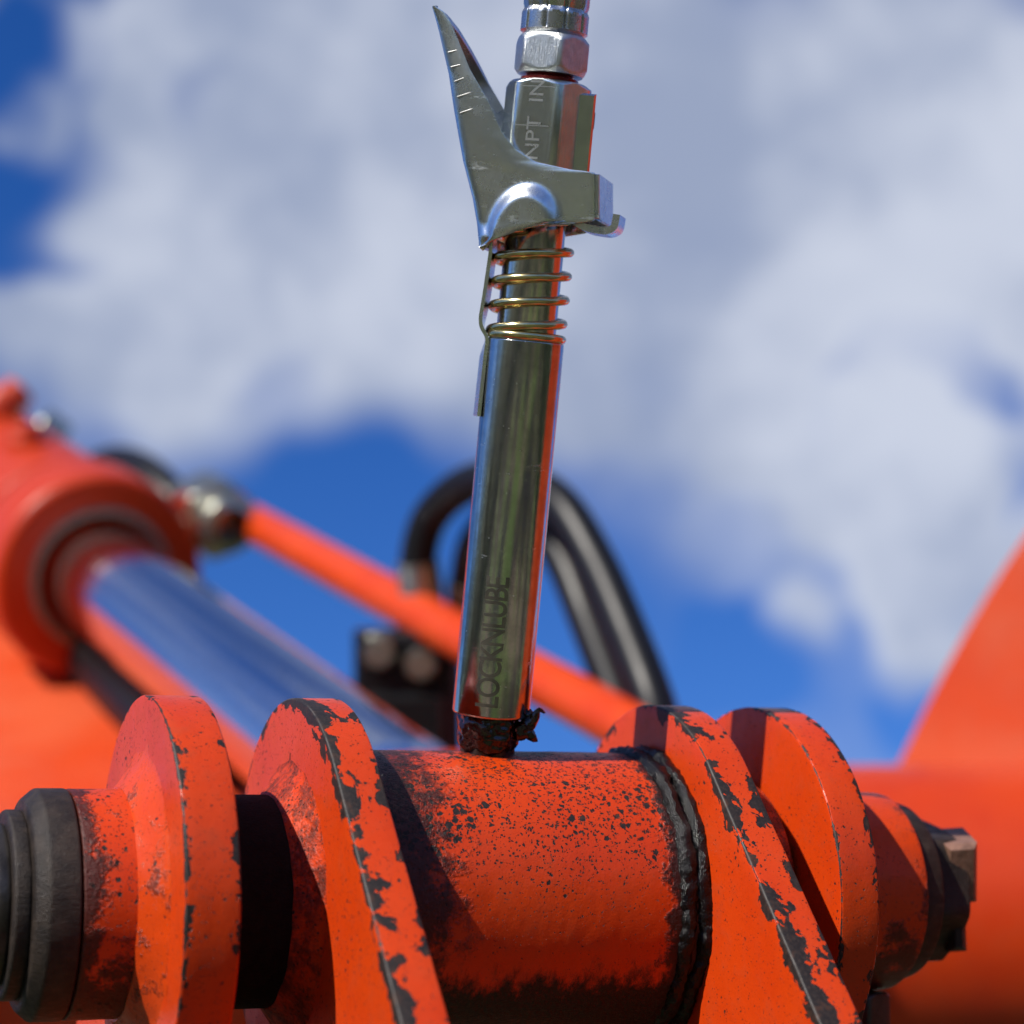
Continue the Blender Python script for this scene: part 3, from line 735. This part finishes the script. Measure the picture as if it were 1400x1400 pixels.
# ---------------------------------------------------------------- hydraulic cylinder, 1 m away behind at left (50 mm rod)
RodA, RodB = at(558, 1118, 740), at(136, 789, 1060)
cyf = along(RodB, RodB*2-RodA)
cyl = thing('hydraulic_cylinder', 'orange hydraulic cylinder with polished chrome rod reaching up to the left', 'hydraulic cylinder', cyf)
ln = (RodA-RodB).length
mk('rod', *lathe(rnd_profile([(-ln+2, 0), (-ln+2, 23), (-ln+6, 27.2), (-ln*.42, 27.2), (30, 27.2)], .5), 96, 'X'), M_CHROME, cyl)
mk('rod_seal', *lathe(rnd_profile([(8, 32.0), (-3.4, 32.2), (-4.8, 32.8), (-4.8, 35.2), (-3.2, 36.2), (8, 36.4)], .7), 64, 'X'), M_SEAL, cyl)
mk('gland', *lathe(rnd_profile([(16, 27.2), (6, 27.6), (-1.5, 31), (-3.5, 32), (-3.5, 50), (-.5, 53), (40, 53), (42, 50), (54, 48)], 1.4), 96, 'X'), M_CYL, cyl)
mk('weld_bead', *lathe(rnd_profile([(52, 47), (53, 50.4), (57, 50.8), (61, 50.2), (62, 47)], 1.0), 96, 'X'), M_CYL, cyl)
mk('cylinder_tube', *lathe([(36, 48.6), (480, 48.6), (480, 0)], 96, 'X'), M_CYL, cyl)
mk('port_block', *xf(box(-11, 11, -9, 9, 0, 19, 2), cyf.inverted() @ Matrix.Translation(at(222, 724, 1085)) @ Matrix.Rotation(R_(60), 4, 'Y')), M_CYL, cyl)
mk('port_boss', *xf(lathe(rnd_profile([(0, 0), (0, 13), (15, 13), (15, 8), (22, 8), (22, 0)], 1.5), 24), Matrix.Translation((118, 8, 36))), M_CYL, cyl)
mk('rod_eye', *xf(lathe(rnd_profile([(-18, 12), (-18, 27), (18, 27), (18, 12)], 1.5), 48), Matrix.Translation((-ln-14, 0, 0)) @ Matrix.Rotation(R_(90), 4, 'X')), M_CYL, cyl)
o_ = at(30, 566, 1240)
ft = thing('port_fitting', 'small orange and grey hose fitting on top of the cylinder at left edge', 'hose fitting', Matrix.Translation(o_))
mk('fitting_body', *xf(lathe(rnd_profile([(-24, 0), (-24, 15), (4, 15), (4, 10), (14, 10), (14, 0)], 1.8), 32), Matrix.Translation((-10, 0, 4)) @ Matrix.Rotation(R_(40), 4, 'Y')), M_CYL, ft)
mk('fitting_nut', *xf(hexbar(13, 0, 18, .2, 1.8, 'X'), Matrix.Translation((8, -4, -6)) @ Matrix.Rotation(R_(35), 4, 'Y')), M_OLIVE, ft)
mk('fitting_cap', *xf(lathe(rnd_profile([(0, 0), (0, 8), (10, 8), (10, 0)], 1.4), 24), Matrix.Translation((-30, 0, 8))), M_BLACK, ft)
o0 = at(250, 715, 1120)
h0 = thing('cylinder_hose', 'short black hose curving over the shoulder of the orange cylinder', 'hose', Matrix.Translation(o0))
mk('hose', *tube([p-o0 for p in spline([at(262, 725, 1110), at(232, 682, 1120), at(196, 648, 1145), at(158, 636, 1190), at(120, 650, 1240)], 10)], 11, 20), M_RUBBER, h0)

o1 = at(165, 975, 1000)  # black tube added where the cylinder's shade darkens the arm
h1 = thing('arm_shade_tube', 'black tube added for the dark shade band between the chrome rod and the arm', 'hose', Matrix.Translation(o1))
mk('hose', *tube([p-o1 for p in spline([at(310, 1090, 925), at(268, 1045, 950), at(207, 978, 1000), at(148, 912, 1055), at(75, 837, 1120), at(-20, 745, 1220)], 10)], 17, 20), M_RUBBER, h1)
# ---------------------------------------------------------------- orange steel line with its fitting
ta, tb = at(322, 703, 1125), at(905, 1022, 745)
tf_ = along(ta, tb); tl = (tb-ta).length
line = thing('steel_line', 'slim orange painted steel tube running down behind the coupler', 'hydraulic line', tf_)
bend = [(0, 0, 0), (tl*.5, 0, 0), (tl, 0, 0), (tl+18, 4, -5), (tl+30, 12, -21), (tl+33, 15, -60)]
mk('pipe', *tube(spline(bend, 12), 10, 32), M_TUBE, line)
ff = thing('tube_fitting', 'bulky zinc elbow nut where the orange tube meets the cylinder', 'pipe fitting', along(at(286, 704, 1105), tb))
mk('nut', *hexbar(21.5, -15, 17, .4, 2.4, 'X'), M_OLIVE, ff)
mk('collar', *lathe(rnd_profile([(17, 9), (17, 16), (29, 15), (31, 10)], 1.2), 32, 'X'), M_OLIVE, ff)
mk('elbow', *tube(spline([(-9, 0, 0), (-20, 0, 0), (-31, 0, -5), (-38, 0, -15)], 8), 14, 24), M_OLIVE, ff)

# ---------------------------------------------------------------- hose clamp and two hoses
cl0 = at(555, 950, 915)
clm = thing('hose_clamp', 'black clamp block with two round bolts below the orange tube', 'hose clamp', Matrix.Translation(cl0) @ Matrix((RT, FW, UP)).transposed().to_4x4())
mk('clamp_block', *join(box(-22, 24, -12, 18, -40, 28, 4), box(-16, 18, -17, 12, -26, 2, 3.5)), M_RUBBER, clm)
for px, py in ((517, 893), (574, 909)):
    q = (Matrix((RT, FW, UP)) @ (at(px, py, 896)-cl0))
    mk('bolt', *xf(join(hexbar(7.0, 0, 7, .3, 1.6), lathe(rnd_profile([(7, 3), (7, 8.2), (9, 8.2), (9, 3.5), (24, 3.5)], .5), 24)), Matrix.Translation(q) @ Matrix.Rotation(R_(-90), 4, 'X')), M_OLIVE, clm)
def hose(label, pts, r, nm='hydraulic_hose'):
    o = pts[0]; t_ = thing(nm, label, 'hose', Matrix.Translation(o), 'black hoses looping behind the coupler')
    sp = [p-o for p in spline(pts, 14)]
    mk('hose', *tube(sp, r, 24), M_RUBBER, t_)
    d = (sp[2]-sp[0]).normalized()
    mk('ferrule', *tube([-d*6, -d*5.7, d*15, d*15.3], [r*.8, r*1.18, r*1.18, r*.9], 24), M_OLIVE, t_)
def at5(px, py, d): return at(px, py, d*1.5)
hose('outer black hose, wide arch rising behind the coupler and falling to its right', [at5(577, 815, 618), at5(572, 765, 616), at5(590, 705, 612), at5(640, 662, 600), at5(705, 655, 580), at5(765, 690, 560), at5(815, 770, 545), at5(855, 860, 530), at5(893, 960, 515), at5(920, 1060, 508)], 8.2)
hose('inner black hose with a pale highlight, nested inside the outer arch', [at5(640, 840, 622), at5(640, 790, 618), at5(655, 735, 610), at5(695, 700, 600), at5(740, 715, 585), at5(775, 775, 572), at5(805, 850, 560), at5(845, 955, 540), at5(880, 1060, 520)], 8.0)

# ---------------------------------------------------------------- machine structure behind
vdir = (RodB-RodA).normalized()
a0 = at(150, 962, 1030)
latv = RT.copy(); latv = (latv - vdir*latv.dot(vdir)).normalized(); nrmv = latv.cross(vdir).normalized()
if nrmv.dot(UP) < 0: nrmv = -nrmv
af = Matrix((vdir, latv, nrmv)).transposed().to_4x4(); af.translation = a0
arm = thing('lift_arm', 'broad orange box arm under the cylinder at left', 'lift arm', af)
mk('arm_box', *box(-290, 640, -260, 22, -110, 0, 7), M_BG, arm)
mk('edge_weld', *lump(tube([(x, 20, -9) for x in range(-288, 638, 6)], 4.2, 8), .9, .12, 3), M_BG, arm)

c0 = at(1060, 1262, 960); xf_ = along(c0, c0 + RT)
cross = thing('cross_tube', 'thick round orange cross tube behind the far end of the joint', 'cross tube', xf_)
mk('tube', *lathe(rnd_profile([(0, 0), (0, 66), (6, 71), (390, 71), (390, 0)], 3), 96, 'X'), M_CYL, cross)
gz = 985.0; GR = R_(-28)
gpx = [(1236, 1075), (1252, 1035), (1275, 975), (1300, 915), (1325, 858), (1350, 806), (1375, 758), (1400, 714), (1430, 668), (1475, 615), (1530, 570), (1600, 535), (1700, 510), (1700, 1150), (1236, 1150)]
poly = [((px-1400)/FPX*gz/math.cos(GR), -(py-1000)/FPX*gz) for px, py in gpx]
gfm = Matrix((RT, FW, UP)).transposed().to_4x4(); gfm.translation = at(1400, 1000, gz)
gus = thing('gusset_plate', 'tall curved orange plate rising from the cross tube at right edge', 'machine plate', gfm @ Matrix.Rotation(GR, 4, 'Z') @ Matrix.Rotation(R_(-9), 4, 'X'))
mk('plate', *prism(poly, 0, 18, 1.5), M_BG, gus, smooth=False)

# ---------------------------------------------------------------- unseen things added for the polished metal to reflect
sbm = Matrix((RT, FW, UP)).transposed().to_4x4(); sbm.translation = CAM + RT*235 + FW*470 + UP*(-40)
sb = thing('reflection_plate', 'orange plate added unseen right of view to be mirrored in the coupler', 'machine plate', sbm @ Matrix.Rotation(R_(-14), 4, 'Z'))
mk('plate', *box(0, 14, -45, 210, -260, 190, 2), M_BG, sb, smooth=False)  # unseen plate, added for the orange edge reflected in the barrel
def leaf_mat():
    m, t, P, b = newmat('hedge leaves')
    c = t.mix(t.ss(t.noise(P, .004, 4, .6), .35, .65), (.016, .028, .007), (.05, .075, .016))
    t.set(b.inputs['Base Color'], c); b.inputs['Roughness'].default_value = .6
    return m
M_LEAF = leaf_mat()
fwv = wdir(FH); az0 = math.atan2(-fwv.y, -fwv.x)
V, F = [], []
for k in range(9000):
    a = az0 + R_(random.uniform(-118, 118)); r = random.gauss(9.0, .8); h = 2.6+.8*mnoise.noise(Vector((a*4, 0, 0)))+.5*mnoise.noise(Vector((a*13, 3, 0)))
    c = Vector((r*math.cos(a), r*math.sin(a), random.random()**.8*h)); sz = random.uniform(.10, .24)
    u = Vector((random.gauss(0, 1), random.gauss(0, 1), random.gauss(0, 1))).normalized(); w = u.orthogonal().normalized()
    i = len(V); V += [c-u*sz, c+w*sz*.45, c+u*sz, c-w*sz*.45]; F.append((i, i+1, i+2, i+3))
hm = bpy.data.meshes.new('reflection_hedge'); hm.from_pydata([tuple(v) for v in V], [], F); hm.materials.append(M_LEAF)
ho = bpy.data.objects.new('reflection_hedge', hm); COL.objects.link(ho)  # unseen leaves behind the camera, added to darken the metal's reflections
tag(ho, 'dense leafy greenery added unseen behind the camera for the metal to mirror', 'reflection_hedge', kind='stuff')
